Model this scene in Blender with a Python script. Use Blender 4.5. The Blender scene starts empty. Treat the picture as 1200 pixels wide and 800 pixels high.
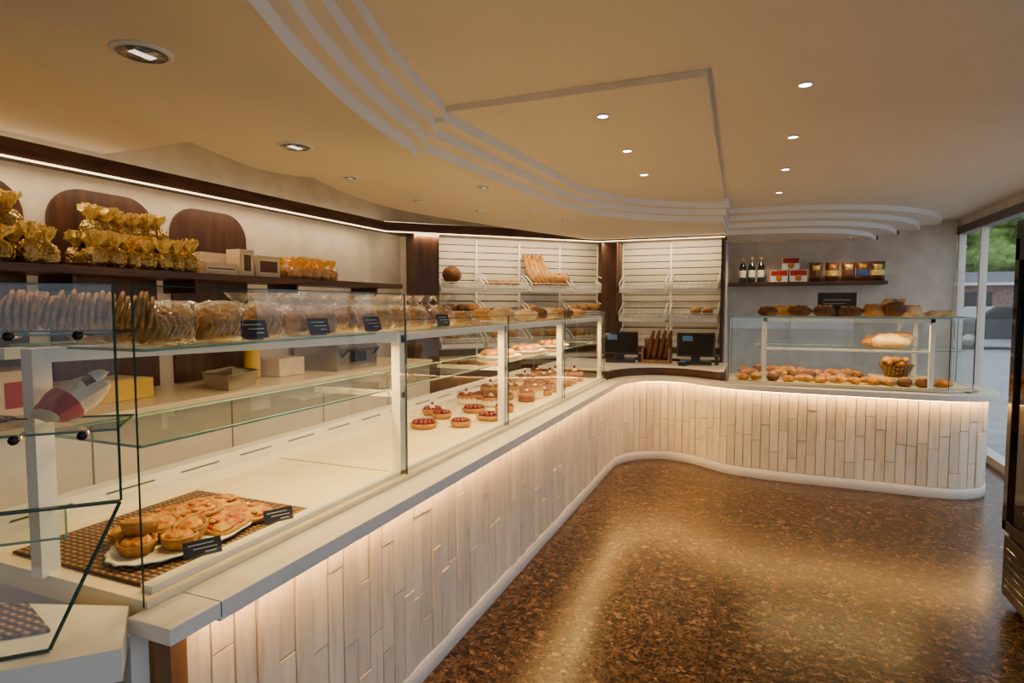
import bpy, math, random
from mathutils import Matrix, Vector, noise
random.seed(7)
S=1.1
R=random.uniform
# ---------------------------------------------------------------- materials
def newmat(name):
    m=bpy.data.materials.new(name); m.use_nodes=True
    nt=m.node_tree; b=nt.nodes['Principled BSDF']; return m,nt,b
def coords(nt,scale=(1,1,1)):
    tc=nt.nodes.new('ShaderNodeTexCoord'); mp=nt.nodes.new('ShaderNodeMapping')
    mp.inputs['Scale'].default_value=scale
    nt.links.new(tc.outputs['Object'],mp.inputs['Vector']); return mp.outputs['Vector']
def M(name,col,rough=.5,metal=0,col2=None,nscale=8,stretch=(1,1,1),bump=0,bscale=40,emit=None,estr=0,spec=.5,coat=0,lo=.35,hi=.65,island=0):
    m,nt,b=newmat(name)
    b.inputs['Base Color'].default_value=(*col,1); b.inputs['Roughness'].default_value=rough
    b.inputs['Metallic'].default_value=metal; b.inputs['Specular IOR Level'].default_value=spec
    b.inputs['Coat Weight'].default_value=coat
    vec=coords(nt,stretch)
    n=nt.nodes.new('ShaderNodeTexNoise'); n.inputs['Scale'].default_value=nscale; n.inputs['Detail'].default_value=5
    nt.links.new(vec,n.inputs['Vector'])
    c2=col2 if col2 else tuple(c*.93 for c in col)
    r=nt.nodes.new('ShaderNodeValToRGB')
    r.color_ramp.elements[0].position=lo; r.color_ramp.elements[1].position=hi
    r.color_ramp.elements[0].color=(*col,1); r.color_ramp.elements[1].color=(*c2,1)
    nt.links.new(n.outputs['Fac'],r.inputs['Fac'])
    out=r.outputs['Color']
    if island:
        g=nt.nodes.new('ShaderNodeNewGeometry'); hs=nt.nodes.new('ShaderNodeHueSaturation')
        mr=nt.nodes.new('ShaderNodeMapRange'); mr.inputs['To Min'].default_value=1-island; mr.inputs['To Max'].default_value=1+island*.3
        nt.links.new(g.outputs['Random Per Island'],mr.inputs['Value']); nt.links.new(mr.outputs[0],hs.inputs['Value'])
        nt.links.new(out,hs.inputs['Color']); out=hs.outputs['Color']
    nt.links.new(out,b.inputs['Base Color'])
    if bump:
        n2=nt.nodes.new('ShaderNodeTexNoise'); n2.inputs['Scale'].default_value=bscale; n2.inputs['Detail'].default_value=4
        nt.links.new(vec,n2.inputs['Vector'])
        bp=nt.nodes.new('ShaderNodeBump'); bp.inputs['Strength'].default_value=bump; bp.inputs['Distance'].default_value=.01
        nt.links.new(n2.outputs['Fac'],bp.inputs['Height']); nt.links.new(bp.outputs[0],b.inputs['Normal'])
    if emit:
        b.inputs['Emission Color'].default_value=(*emit,1); b.inputs['Emission Strength'].default_value=estr
    return m
def glassmat(name,tint=(.95,.98,.965),f0=.045,rough=0,bump=0,power=5,gcol=(1,1,1)):
    m=bpy.data.materials.new(name); m.use_nodes=True; nt=m.node_tree; nt.nodes.clear()
    o=nt.nodes.new('ShaderNodeOutputMaterial'); mx=nt.nodes.new('ShaderNodeMixShader')
    t=nt.nodes.new('ShaderNodeBsdfTransparent'); t.inputs['Color'].default_value=(*tint,1)
    g=nt.nodes.new('ShaderNodeBsdfGlossy'); g.inputs['Roughness'].default_value=rough; g.inputs['Color'].default_value=(*gcol,1)
    lw=nt.nodes.new('ShaderNodeLayerWeight'); lw.inputs['Blend'].default_value=.5
    pw=nt.nodes.new('ShaderNodeMath'); pw.operation='POWER'; pw.inputs[1].default_value=power
    ma=nt.nodes.new('ShaderNodeMath'); ma.operation='MULTIPLY_ADD'; ma.inputs[1].default_value=1-f0; ma.inputs[2].default_value=f0; ma.use_clamp=True
    nt.links.new(lw.outputs['Facing'],pw.inputs[0]); nt.links.new(pw.outputs[0],ma.inputs[0]); nt.links.new(ma.outputs[0],mx.inputs[0])
    nt.links.new(t.outputs[0],mx.inputs[1]); nt.links.new(g.outputs[0],mx.inputs[2]); nt.links.new(mx.outputs[0],o.inputs[0])
    if bump:
        n=nt.nodes.new('ShaderNodeTexNoise'); n.inputs['Scale'].default_value=45
        bp=nt.nodes.new('ShaderNodeBump'); bp.inputs['Strength'].default_value=bump; bp.inputs['Distance'].default_value=.02
        nt.links.new(coords(nt),n.inputs['Vector'])
        nt.links.new(n.outputs['Fac'],bp.inputs['Height']); nt.links.new(bp.outputs[0],g.inputs['Normal'])
    return m
def floormat():
    m,nt,b=newmat('granite_chip_floor')
    vec=coords(nt)
    n=nt.nodes.new('ShaderNodeTexNoise'); n.inputs['Scale'].default_value=14; n.inputs['Detail'].default_value=4
    nt.links.new(vec,n.inputs['Vector'])
    mxv=nt.nodes.new('ShaderNodeMix'); mxv.data_type='VECTOR'; mxv.inputs[0].default_value=.06
    nt.links.new(vec,mxv.inputs[4]); nt.links.new(n.outputs['Color'],mxv.inputs[5])
    v=nt.nodes.new('ShaderNodeTexVoronoi'); v.inputs['Scale'].default_value=46
    nt.links.new(mxv.outputs[1],v.inputs['Vector'])
    sp=nt.nodes.new('ShaderNodeSeparateColor'); nt.links.new(v.outputs['Color'],sp.inputs[0])
    r=nt.nodes.new('ShaderNodeValToRGB'); e=r.color_ramp.elements
    e[0].position=0; e[0].color=(.022,.012,.007,1); e[1].position=1; e[1].color=(.25,.15,.08,1)
    for p,c in((.12,(.045,.023,.011)),(.3,(.08,.042,.019)),(.6,(.105,.056,.025)),(.88,(.14,.076,.034))):
        x=e.new(p); x.color=(*c,1)
    nt.links.new(sp.outputs[0],r.inputs['Fac'])
    v2=nt.nodes.new('ShaderNodeTexNoise'); v2.inputs['Scale'].default_value=85; v2.inputs['Detail'].default_value=6
    nt.links.new(vec,v2.inputs['Vector'])
    r2=nt.nodes.new('ShaderNodeValToRGB'); r2.color_ramp.elements[0].position=.38; r2.color_ramp.elements[1].position=.55
    r2.color_ramp.elements[0].color=(.22,.19,.17,1); r2.color_ramp.elements[1].color=(1,1,1,1)
    nt.links.new(v2.outputs['Fac'],r2.inputs['Fac'])
    mu=nt.nodes.new('ShaderNodeMix'); mu.data_type='RGBA'; mu.blend_type='MULTIPLY'; mu.inputs[0].default_value=1
    nt.links.new(r.outputs[0],mu.inputs[6]); nt.links.new(r2.outputs[0],mu.inputs[7])
    br=nt.nodes.new('ShaderNodeTexBrick'); br.offset=0; br.inputs['Scale'].default_value=1
    br.inputs['Brick Width'].default_value=.66; br.inputs['Row Height'].default_value=.66; br.inputs['Mortar Size'].default_value=.0025
    br.inputs['Color1'].default_value=(1,1,1,1); br.inputs['Color2'].default_value=(.9,.9,.9,1); br.inputs['Mortar'].default_value=(.4,.36,.32,1)
    nt.links.new(vec,br.inputs['Vector'])
    mu2=nt.nodes.new('ShaderNodeMix'); mu2.data_type='RGBA'; mu2.blend_type='MULTIPLY'; mu2.inputs[0].default_value=1
    nt.links.new(mu.outputs[2],mu2.inputs[6]); nt.links.new(br.outputs['Color'],mu2.inputs[7])
    nt.links.new(mu2.outputs[2],b.inputs['Base Color']); b.inputs['Roughness'].default_value=.22; b.inputs['Specular IOR Level'].default_value=.2
    return m
def wickermat():
    m,nt,b=newmat('wicker'); vec=coords(nt)
    w=nt.nodes.new('ShaderNodeTexWave'); w.inputs['Scale'].default_value=11; w.inputs['Distortion'].default_value=1.5
    w2=nt.nodes.new('ShaderNodeTexWave'); w2.inputs['Scale'].default_value=18; w2.bands_direction='Y'
    for q in(w,w2): nt.links.new(vec,q.inputs['Vector'])
    mm=nt.nodes.new('ShaderNodeMath'); mm.operation='MULTIPLY'
    nt.links.new(w.outputs['Fac'],mm.inputs[0]); nt.links.new(w2.outputs['Fac'],mm.inputs[1])
    r=nt.nodes.new('ShaderNodeValToRGB'); r.color_ramp.elements[0].color=(.06,.025,.008,1); r.color_ramp.elements[1].color=(.36,.19,.07,1); r.color_ramp.elements[1].position=.6
    nt.links.new(mm.outputs[0],r.inputs['Fac']); nt.links.new(r.outputs[0],b.inputs['Base Color'])
    bp=nt.nodes.new('ShaderNodeBump'); bp.inputs['Strength'].default_value=.8; bp.inputs['Distance'].default_value=.01
    nt.links.new(mm.outputs[0],bp.inputs['Height']); nt.links.new(bp.outputs[0],b.inputs['Normal']); return m

WARM=(1,.60,.20)
ceilm=M('ceiling_paint',(.82,.72,.59),.7,col2=(.80,.70,.57),nscale=3)
risem=M('ceiling_riser_daylit',(.93,.93,.93),.7,col2=(.91,.91,.91),nscale=3)  # whiter than the ceiling paint: daylight on the step faces put into the colour
wallm=M('stucco_wall',(.68,.62,.54),.8,col2=(.58,.52,.45),nscale=6,bump=.3,bscale=25)
floorm=floormat()
walnut=M('walnut_wood',(.085,.028,.012),.42,col2=(.03,.010,.005),nscale=7,stretch=(3,3,.35),bump=.1,lo=.3,hi=.7)
walnutH=M('walnut_wood_horizontal',(.09,.03,.013),.42,col2=(.03,.010,.005),nscale=6,stretch=(.5,.5,6))
oak=M('brown_oak_panel',(.30,.14,.05),.5,col2=(.18,.08,.028),nscale=9,stretch=(2,2,.3))
slat=M('whitewashed_pine',(.80,.71,.57),.55,col2=(.62,.48,.31),nscale=9,stretch=(4,4,.6),bump=.25,bscale=18,island=.17,lo=.5,hi=.82)
slatback=M('slat_backing',(.34,.28,.21),.8)
white=M('white_lacquer',(.80,.77,.71),.3)
whiteM=M('white_powdercoat',(.84,.82,.78),.4)
slatw=M('slatwall_panel',(.56,.51,.43),.5)
slatgap=M('slatwall_groove',(.10,.08,.06),.8)
deckm=M('cream_deck',(.88,.76,.50),.25)
ledm=M('led_warm',(1,.8,.5),emit=(1,.52,.15),estr=95)
ledc=M('led_cornice',(1,.9,.7),emit=(1,.76,.42),estr=5)
lampm=M('lamp_emitter',(1,.9,.7),emit=(1,.85,.6),estr=25)
lamps=M('lamp_soft',(1,.95,.85),emit=(1,.9,.78),estr=2.2)
chrome=M('chrome',(.8,.78,.75),.18,1)
chromeD=M('brushed_reflector',(.55,.52,.48),.22,1,col2=(.22,.20,.18),nscale=22,bump=1,bscale=30,lo=.45,hi=.55)
steel=M('steel',(.55,.53,.5),.3,1)
black=M('black_plastic',(.012,.012,.013),.35)
blackg=M('black_gloss',(.008,.009,.011),.08)
glass=glassmat('clear_glass'); glassS=glassmat('shelf_glass',(.88,.95,.91),.06)
glassW=glassmat('window_glass',(.96,.98,.98),.03,power=7)
gedge=M('glass_edge_green',(.02,.07,.05),.1)
gedgeL=M('glass_edge_light',(.20,.36,.30),.1)
cello=glassmat('cellophane',(.97,.96,.93),.08,.15,1.0,power=2.5)
cellog=glassmat('gold_cellophane',(.95,.78,.38),.35,.2,1.0,power=2,gcol=(1,.8,.35))
goldc=M('gold_foil',(.80,.52,.08),.28,.45,col2=(.95,.76,.25),nscale=60,bump=1,bscale=60)
choc=M('chocolate',(.06,.022,.009),.4,col2=(.14,.06,.022),nscale=40)
bread=M('bread_crust',(.30,.125,.028),.6,col2=(.50,.27,.085),nscale=18,bump=.5,bscale=50,spec=.3)
breadD=M('dark_bread',(.075,.03,.011),.6,col2=(.17,.07,.024),nscale=20,bump=.6,bscale=50,spec=.3)
breadL=M('floured_bread',(.42,.27,.11),.7,col2=(.64,.48,.27),nscale=14,bump=.4,bscale=40,spec=.3)
waffle=M('waffle',(.46,.25,.06),.55,col2=(.30,.13,.027),nscale=50,bump=.6,bscale=90,spec=.3)
crois=M('croissant',(.30,.10,.012),.4,col2=(.54,.27,.05),nscale=30,bump=.4,bscale=60,spec=.35)
crust=M('tart_crust',(.44,.22,.05),.55,col2=(.30,.12,.022),nscale=30,bump=.4,spec=.3)
quichef=M('quiche_filling',(.58,.32,.03),.45,col2=(.34,.09,.008),nscale=45,bump=.7,bscale=60,spec=.3)
pizzaf=M('pizza_topping',(.54,.31,.045),.45,col2=(.34,.05,.006),nscale=40,bump=.7,bscale=60,lo=.45,hi=.6,spec=.3)
berry=M('red_berries',(.18,.002,.004),.3,col2=(.09,.001,.003),nscale=30,spec=.4)
cream=M('whipped_cream',(.80,.70,.50),.5)
mint=M('green_leaf',(.08,.25,.04),.5)
paper=M('white_paper',(.80,.77,.70),.6)
kraft=M('cream_paper',(.66,.52,.34),.6,col2=(.76,.64,.46),nscale=12,bump=.5,bscale=12)
redp=M('red_print',(.36,.012,.008),.5); yel=M('yellow_plastic',(.70,.46,.04),.4); blu=M('blue_plastic',(.03,.08,.28),.4)
brownp=M('brown_print',(.13,.05,.025),.5)
chalk=M('chalkboard',(.015,.015,.017),.6)
scr=M('pos_screen',(.02,.04,.06),.1,emit=(.10,.20,.30),estr=.35)
wicker=wickermat()
bottleg=M('dark_bottle_glass',(.006,.012,.006),.06,coat=1)
bronze=M('bronze_frame',(.13,.09,.06),.4,.3)
# ---------------------------------------------------------------- mesh builder
class B:
    def __init__(s,name): s.name=name; s.v=[]; s.f=[]; s.mi=[]; s.sm=[]; s.mats=[]; s.T=Matrix.Identity(4)
    def at(s,x=0,y=0,z=0,rz=0,rx=0,ry=0):
        s.T=Matrix.Translation((x,y,z))@Matrix.Rotation(rz,4,'Z')@Matrix.Rotation(ry,4,'Y')@Matrix.Rotation(rx,4,'X'); return s
    def add(s,vs,fs,mat,smooth=False,L=None):
        if mat not in s.mats: s.mats.append(mat)
        k=s.mats.index(mat); o=len(s.v); T=s.T@L if L is not None else s.T
        s.v+= [tuple(T@Vector(p)) for p in vs]
        for f in fs: s.f.append([i+o for i in f]); s.mi.append(k); s.sm.append(smooth)
    def box(s,x0,x1,y0,y1,z0,z1,mat,L=None):
        vs=[(x,y,z) for x in(x0,x1) for y in(y0,y1) for z in(z0,z1)]
        s.add(vs,[(0,1,3,2),(4,6,7,5),(0,4,5,1),(2,3,7,6),(0,2,6,4),(1,5,7,3)],mat,False,L)
    def cbox(s,c,d,mat,rz=0,rx=0,ry=0):
        L=Matrix.Translation(c)@Matrix.Rotation(rz,4,'Z')@Matrix.Rotation(ry,4,'Y')@Matrix.Rotation(rx,4,'X')
        s.box(-d[0]/2,d[0]/2,-d[1]/2,d[1]/2,-d[2]/2,d[2]/2,mat,L)
    def prism(s,poly,z0,z1,mat,smat=None):
        n=len(poly); a=sum(poly[i][0]*poly[(i+1)%n][1]-poly[(i+1)%n][0]*poly[i][1] for i in range(n))
        if a<0: poly=poly[::-1]
        vs=[(p[0],p[1],z0) for p in poly]+[(p[0],p[1],z1) for p in poly]
        s.add(vs,[tuple(range(n))[::-1],tuple(range(n,2*n))],mat)
        s.add(vs,[(i,(i+1)%n,(i+1)%n+n,i+n) for i in range(n)],smat or mat)
    def lathe(s,prof,c,mat,seg=16,flute=None,rz=0,rx=0,ry=0,sx=1,sy=1,smooth=True,jit=0):
        L=Matrix.Translation(c)@Matrix.Rotation(rz,4,'Z')@Matrix.Rotation(ry,4,'Y')@Matrix.Rotation(rx,4,'X')
        vs=[];fs=[]
        for j,(r,z) in enumerate(prof):
            for i in range(seg):
                a=2*math.pi*i/seg; rr=r
                if flute: rr=r*(1+flute[0]*math.cos(flute[1]*a+ (j*.7 if len(flute)>2 else 0)))
                if jit: rr*=1+R(-jit,jit); zz=z+(r*R(-jit,jit) if z>0 else 0)
                else: zz=z
                vs.append((rr*math.cos(a)*sx,rr*math.sin(a)*sy,zz))
        for j in range(len(prof)-1):
            for i in range(seg):
                k=(i+1)%seg; fs.append((j*seg+i,j*seg+k,(j+1)*seg+k,(j+1)*seg+i))
        if prof[0][0]>1e-5: fs.append(tuple(range(seg))[::-1])
        if prof[-1][0]>1e-5 and not jit: fs.append(tuple(range((len(prof)-1)*seg,len(prof)*seg)))
        s.add(vs,fs,mat,smooth,L)
    def blob(s,c,r,mat,rz=0,rx=0,ry=0,u=12,v=8,jit=0,flat=0):
        L=Matrix.Translation(c)@Matrix.Rotation(rz,4,'Z')@Matrix.Rotation(ry,4,'Y')@Matrix.Rotation(rx,4,'X')
        vs=[];fs=[];sd=Vector((R(0,50),R(0,50),R(0,50)))
        for j in range(v+1):
            ph=-math.pi/2+math.pi*j/v
            for i in range(u):
                a=2*math.pi*i/u; d=Vector((math.cos(ph)*math.cos(a),math.cos(ph)*math.sin(a),math.sin(ph)))
                k=1+(jit*noise.noise(d*1.7+sd) if jit else 0)
                z=d.z*k
                if flat and z<-flat: z=-flat
                vs.append((d.x*r[0]*k,d.y*r[1]*k,z*r[2]))
        for j in range(v):
            for i in range(u):
                k=(i+1)%u; fs.append((j*u+i,j*u+k,(j+1)*u+k,(j+1)*u+i))
        s.add(vs,fs,mat,True,L)
    def pillow(s,c,w,l,h,mat,rz=0,rx=0,ry=0,band=None,n=14):
        L=Matrix.Translation(c)@Matrix.Rotation(rz,4,'Z')@Matrix.Rotation(ry,4,'Y')@Matrix.Rotation(rx,4,'X')
        sd=Vector((R(0,50),R(0,50),R(0,50)))
        for sg in(1,-1):
            vs=[]
            for j in range(n+1):
                for i in range(n+1):
                    a=2*i/n-1; q=2*j/n-1
                    t=max(0,(1-abs(a)**2.5))**.6*max(0,(1-abs(q)**2.5))**.6
                    k=.12*noise.noise(Vector((a*3,q*3,sg))+sd)
                    vs.append((a*w/2*(1-.08*(1-abs(q))),q*l/2,sg*h/2*t*(1+k*2)+h*.04*math.sin(9*a)*(abs(q)>.9)))
            fs=[];fb=[]
            for j in range(n):
                for i in range(n):
                    f=(j*(n+1)+i,j*(n+1)+i+1,(j+1)*(n+1)+i+1,(j+1)*(n+1)+i)
                    if sg<0: f=f[::-1]
                    (fb if band and band[0]<=(j+.5)/n<=band[1] else fs).append(f)
            s.add(vs,fs,mat,True,L)
            if fb: s.add(vs,fb,band[2],True,L)
    def tube(s,pts,rad,mat,seg=8,smooth=True,flat=1):
        pts=[Vector(p) for p in pts]; n=len(pts)
        if not hasattr(rad,'__len__'): rad=[rad]*n
        vs=[];fs=[]
        for i,p in enumerate(pts):
            t=(pts[min(i+1,n-1)]-pts[max(i-1,0)]).normalized()
            up=Vector((0,0,1)) if abs(t.z)<.9 else Vector((1,0,0))
            a=t.cross(up).normalized(); b=a.cross(t).normalized()
            for k in range(seg):
                q=2*math.pi*(k+.5)/seg; vs.append(tuple(p+a*rad[i]*math.cos(q)+b*rad[i]*flat*math.sin(q)))
        for i in range(n-1):
            for k in range(seg):
                m=(k+1)%seg; fs.append((i*seg+k,i*seg+m,(i+1)*seg+m,(i+1)*seg+k))
        fs.append(tuple(range(seg))[::-1]); fs.append(tuple(range((n-1)*seg,n*seg)))
        s.add(vs,fs,mat,smooth)
    def ribbon(s,path,o0,o1,z0,z1,mat,smooth=False):
        n=len(path); nm=normals(path); vs=[]
        for (x,y),(a,b) in zip(path,nm):
            vs+=[(x+a*o0,y+b*o0,z0),(x+a*o1,y+b*o1,z0),(x+a*o1,y+b*o1,z1),(x+a*o0,y+b*o0,z1)]
        fs=[]
        for i in range(n-1):
            for k in range(4):
                m=(k+1)%4; fs.append((i*4+k,i*4+m,(i+1)*4+m,(i+1)*4+k))
        fs+=[(0,3,2,1),((n-1)*4,(n-1)*4+1,(n-1)*4+2,(n-1)*4+3)]
        s.add(vs,fs,mat,smooth)
    def pane(s,p,mat=None,e=gedge,w=.003,edges=None):
        s.add(p,[tuple(range(len(p)))],mat or glass)
        n=len(p)
        if e:
            for i in (edges if edges is not None else range(n)):
                s.tube([p[i],p[(i+1)%n]],w,e,4,False)
    def done(s,bevel=0,seg=2):
        if not s.v: return
        xs,ys,zs=zip(*s.v); c=Vector(((min(xs)+max(xs))/2,(min(ys)+max(ys))/2,min(zs)))
        me=bpy.data.meshes.new(s.name)
        me.from_pydata([tuple((Vector(p)-c)*S) for p in s.v],[],s.f)
        for m in s.mats: me.materials.append(m)
        me.polygons.foreach_set('material_index',s.mi); me.polygons.foreach_set('use_smooth',s.sm)
        me.update()
        ob=bpy.data.objects.new(s.name,me); ob.location=c*S; bpy.context.collection.objects.link(ob)
        if bevel:
            bv=ob.modifiers.new('bevel','BEVEL'); bv.width=bevel*S; bv.segments=seg; bv.limit_method='ANGLE'; bv.angle_limit=.9
        return ob
def normals(path):
    o=[]
    for i in range(len(path)):
        a=path[max(i-1,0)]; b=path[min(i+1,len(path)-1)]
        d=Vector((b[0]-a[0],b[1]-a[1])).normalized(); o.append((d.y,-d.x))
    return o
def cr(P,n=8,closed=False):
    out=[]; N=len(P)
    for i in range(N if closed else N-1):
        if closed: p=[P[(i+k)%N] for k in(-1,0,1,2)]
        else: p=[P[max(i-1,0)],P[i],P[i+1],P[min(i+2,N-1)]]
        for j in range(n):
            t=j/n
            out.append(tuple(.5*((2*p[1][k])+(-p[0][k]+p[2][k])*t+(2*p[0][k]-5*p[1][k]+4*p[2][k]-p[3][k])*t*t+(-p[0][k]+3*p[1][k]-3*p[2][k]+p[3][k])*t**3) for k in(0,1)))
    if not closed: out.append(P[-1])
    return out
def resample(path,step):
    out=[path[0]]; acc=0
    for a,b in zip(path,path[1:]):
        L=math.dist(a,b); 
        if L<1e-9: continue
        pos=step-acc
        while pos<=L:
            t=pos/L; out.append((a[0]+(b[0]-a[0])*t,a[1]+(b[1]-a[1])*t)); pos+=step
        acc=(acc+L)%step
    return out
def offs(path,d): return [(p[0]+n[0]*d,p[1]+n[1]*d) for p,n in zip(path,normals(path))]
def light(kind,name,loc,power,col=WARM,rot=(0,0,0),**k):
    l=bpy.data.lights.new(name,kind); l.energy=power*S*S; l.color=col
    for a,b in k.items(): setattr(l,a,b)
    o=bpy.data.objects.new(name,l); o.location=Vector(loc)*S; o.rotation_euler=rot; bpy.context.collection.objects.link(o); return o

# ---------------------------------------------------------------- room shell
XL,XR,YB,YF=-3.45,1.95,7.7,-1.6
b=B('floor'); b.box(XL-.1,XR+.1,YF-.1,YB+.1,-.06,0,floorm); b.done()
b=B('wall_left'); b.box(XL-.1,XL,YF,5.35,0,2.5,wallm); b.done()
b=B('wall_corner'); b.prism([(XL,5.35),(-1.8,7.0),(-1.87,7.07),(XL-.1,5.45)],0,2.5,wallm); b.done()
b=B('wall_back'); b.box(-1.8,-.33,7.0,7.1,0,2.5,wallm); b.box(-.43,-.33,7.1,YB,0,2.5,wallm); b.box(-.33,XR,YB,YB+.1,0,2.5,wallm); b.done()
b=B('wall_right'); b.box(XR,XR+.1,YF,YB,2.22,2.5,wallm); b.box(XR,XR+.1,YF,-.9,0,2.22,wallm); b.done()
WX=-.5
b=B('wall_front'); b.box(XL,XR,YF-.1,YF,2.2,2.5,wallm); b.box(XL,WX,YF-.1,YF,0,2.2,wallm); b.box(1.6,XR,YF-.1,YF,0,2.2,wallm); b.done()
b=B('window_1')
ys=[-.9,.75,2.4,4.05,5.7,7.0,7.66]
for y in ys: b.box(XR,XR+.06,y-.02,y+.02,.06,2.16,bronze if y<7 else white)
b.box(XR-.01,XR+.08,-.9,YB,2.14,2.22,bronze); b.box(XR-.03,XR+.08,-.9,YB,0,.07,white)
b.add([(XR+.03,-.9,.07),(XR+.03,YB,.07),(XR+.03,YB,2.14),(XR+.03,-.9,2.14)],[(0,1,2,3)],glassW); b.done()
b=B('window_2')
for x in(WX,.55,1.6): b.box(x-.02,x+.02,YF-.06,YF,0,2.2,bronze)
b.box(WX,1.6,YF-.06,YF,0,.08,bronze); b.box(WX,1.6,YF-.06,YF,2.14,2.2,bronze)
b.add([(WX,YF-.03,.07),(1.6,YF-.03,.07),(1.6,YF-.03,2.14),(WX,YF-.03,2.14)],[(0,1,2,3)],glassW); b.done()

# ceiling, all levels
b=B('ceiling')
b.box(XL-.1,XR+.1,YF-.1,YB+.1,2.48,2.55,ceilm)
b.box(-1.5,XR,YF,YB,2.30,2.48,ceilm)
b.box(XL,-1.9,YF,2.3,2.25,2.48,ceilm)
b.prism([(-1.45,2.45),(-.2,2.45),(-.3,6.2),(-1.5,6.2)],2.272,2.30,ceilm)
core=cr([(-.94,-.9),(-.94,.5),(-1.06,1.0),(-1.20,1.35),(-1.33,1.75),(-1.41,2.1),(-1.46,2.36),(-1.56,2.55),(-1.78,2.62),(-2.2,2.62),(-2.34,2.4),(-2.27,2.0),(-2.07,1.42),(-1.87,1.0),(-1.7,.5),(-1.7,-.9)],6,True)
for (o,z) in[(0,2.085),(.05,2.14),(.10,2.195),(.15,2.25)]:
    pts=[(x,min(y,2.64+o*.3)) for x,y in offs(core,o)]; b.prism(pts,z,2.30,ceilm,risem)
sc=[(-1.5,2.45),(-1.46,3.0),(-1.42,3.7),(-1.38,4.3),(-1.15,4.95),(-.75,5.4),(-.3,5.6)]
scp=cr(sc,6)
back=[(-.3,6.9),(-1.5,6.9),(-2.0,5.9),(-2.33,4.9),(-2.56,4.0),(-2.5,3.2),(-2.3,2.65),(-2.0,2.45)]
bk=cr(back,5)
for k,(o,z) in enumerate([(0,2.13),(.085,2.178),(.17,2.226)]):
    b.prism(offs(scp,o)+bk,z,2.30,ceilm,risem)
base=[(-.33,6.0),(.1,6.02),(.6,6.12),(1.05,6.35),(1.4,6.7),(1.65,7.15),(1.8,7.7)]
for k in range(4):
    o=-.2*k; q=[(-.33+0*k,6.0-o)]+[(p[0],p[1]) for p in offs(cr(base,6),o)][3:]
    q=[(min(p[0],1.94),min(p[1],YB)) for p in q]+[(-.33,YB)]
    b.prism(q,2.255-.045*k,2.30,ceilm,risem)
b.done()

b=B('trim_1')
b.prism([(-3.33,YF+.02),(-3.33,4.9),(-1.66,6.62),(-.32,6.62),(-.32,7.0),(-1.8,7.0),(XL,5.35),(XL,YF+.02)],2.11,2.20,walnutH)
for a,c in zip([(-3.325,YF+.1),(-3.325,4.9),(-1.66,6.615)],[(-3.325,4.9),(-1.66,6.615),(-.33,6.615)]):
    b.tube([(a[0],a[1],2.107),(c[0],c[1],2.107)],.006,ledc,4,False)
# extra glowing strip added on top of the cornice to brighten the plaster above
for a,c in zip([(-3.39,YF+.1),(-3.38,4.95)],[(-3.39,4.95),(-1.72,6.72)]):
    b.tube([(a[0],a[1],2.207),(c[0],c[1],2.207)],.006,ledc,4,False)
b.done()
b=B('arched_wall_panel')
for y0 in(.57,1.28,1.99,2.70):
    r=.18; pts=[(y0,.9),(y0+.6,.9)]
    for k in range(9): a=math.pi/2*k/8; pts.append((y0+.6-r+r*math.cos(a),2.03-r+r*math.sin(a)))
    for k in range(9): a=math.pi/2+math.pi/2*k/8; pts.append((y0+r+r*math.cos(a),2.03-r+r*math.sin(a)))
    n=len(pts); vs=[(XL,p[0],p[1]) for p in pts]+[(XL+.02,p[0],p[1]) for p in pts]
    b.add(vs,[tuple(range(n,2*n))]+[(i,(i+1)%n,(i+1)%n+n,i+n) for i in range(n)],walnut)
b.done()
b=B('walnut_display_shelf'); b.box(XL+.02,-3.04,-.5,4.75,1.55,1.59,walnutH)
for y in(.2,1.94,2.64,3.5,4.5): b.box(XL+.02,-3.15,y-.01,y+.01,1.47,1.55,walnutH)
b.done(.003)
b=B('back_worktop'); b.box(XL+.021,-2.85,.2,4.9,.08,.86,white); b.box(XL+.021,-2.82,.2,4.9,.86,.89,deckm); b.box(XL+.03,-2.9,.25,4.85,0,.08,black)
for y in(1,1.8,2.6,3.4,4.2): b.box(-2.851,-2.845,y-.004,y+.004,.1,.85,slatback)
b.done(.003)

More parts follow.
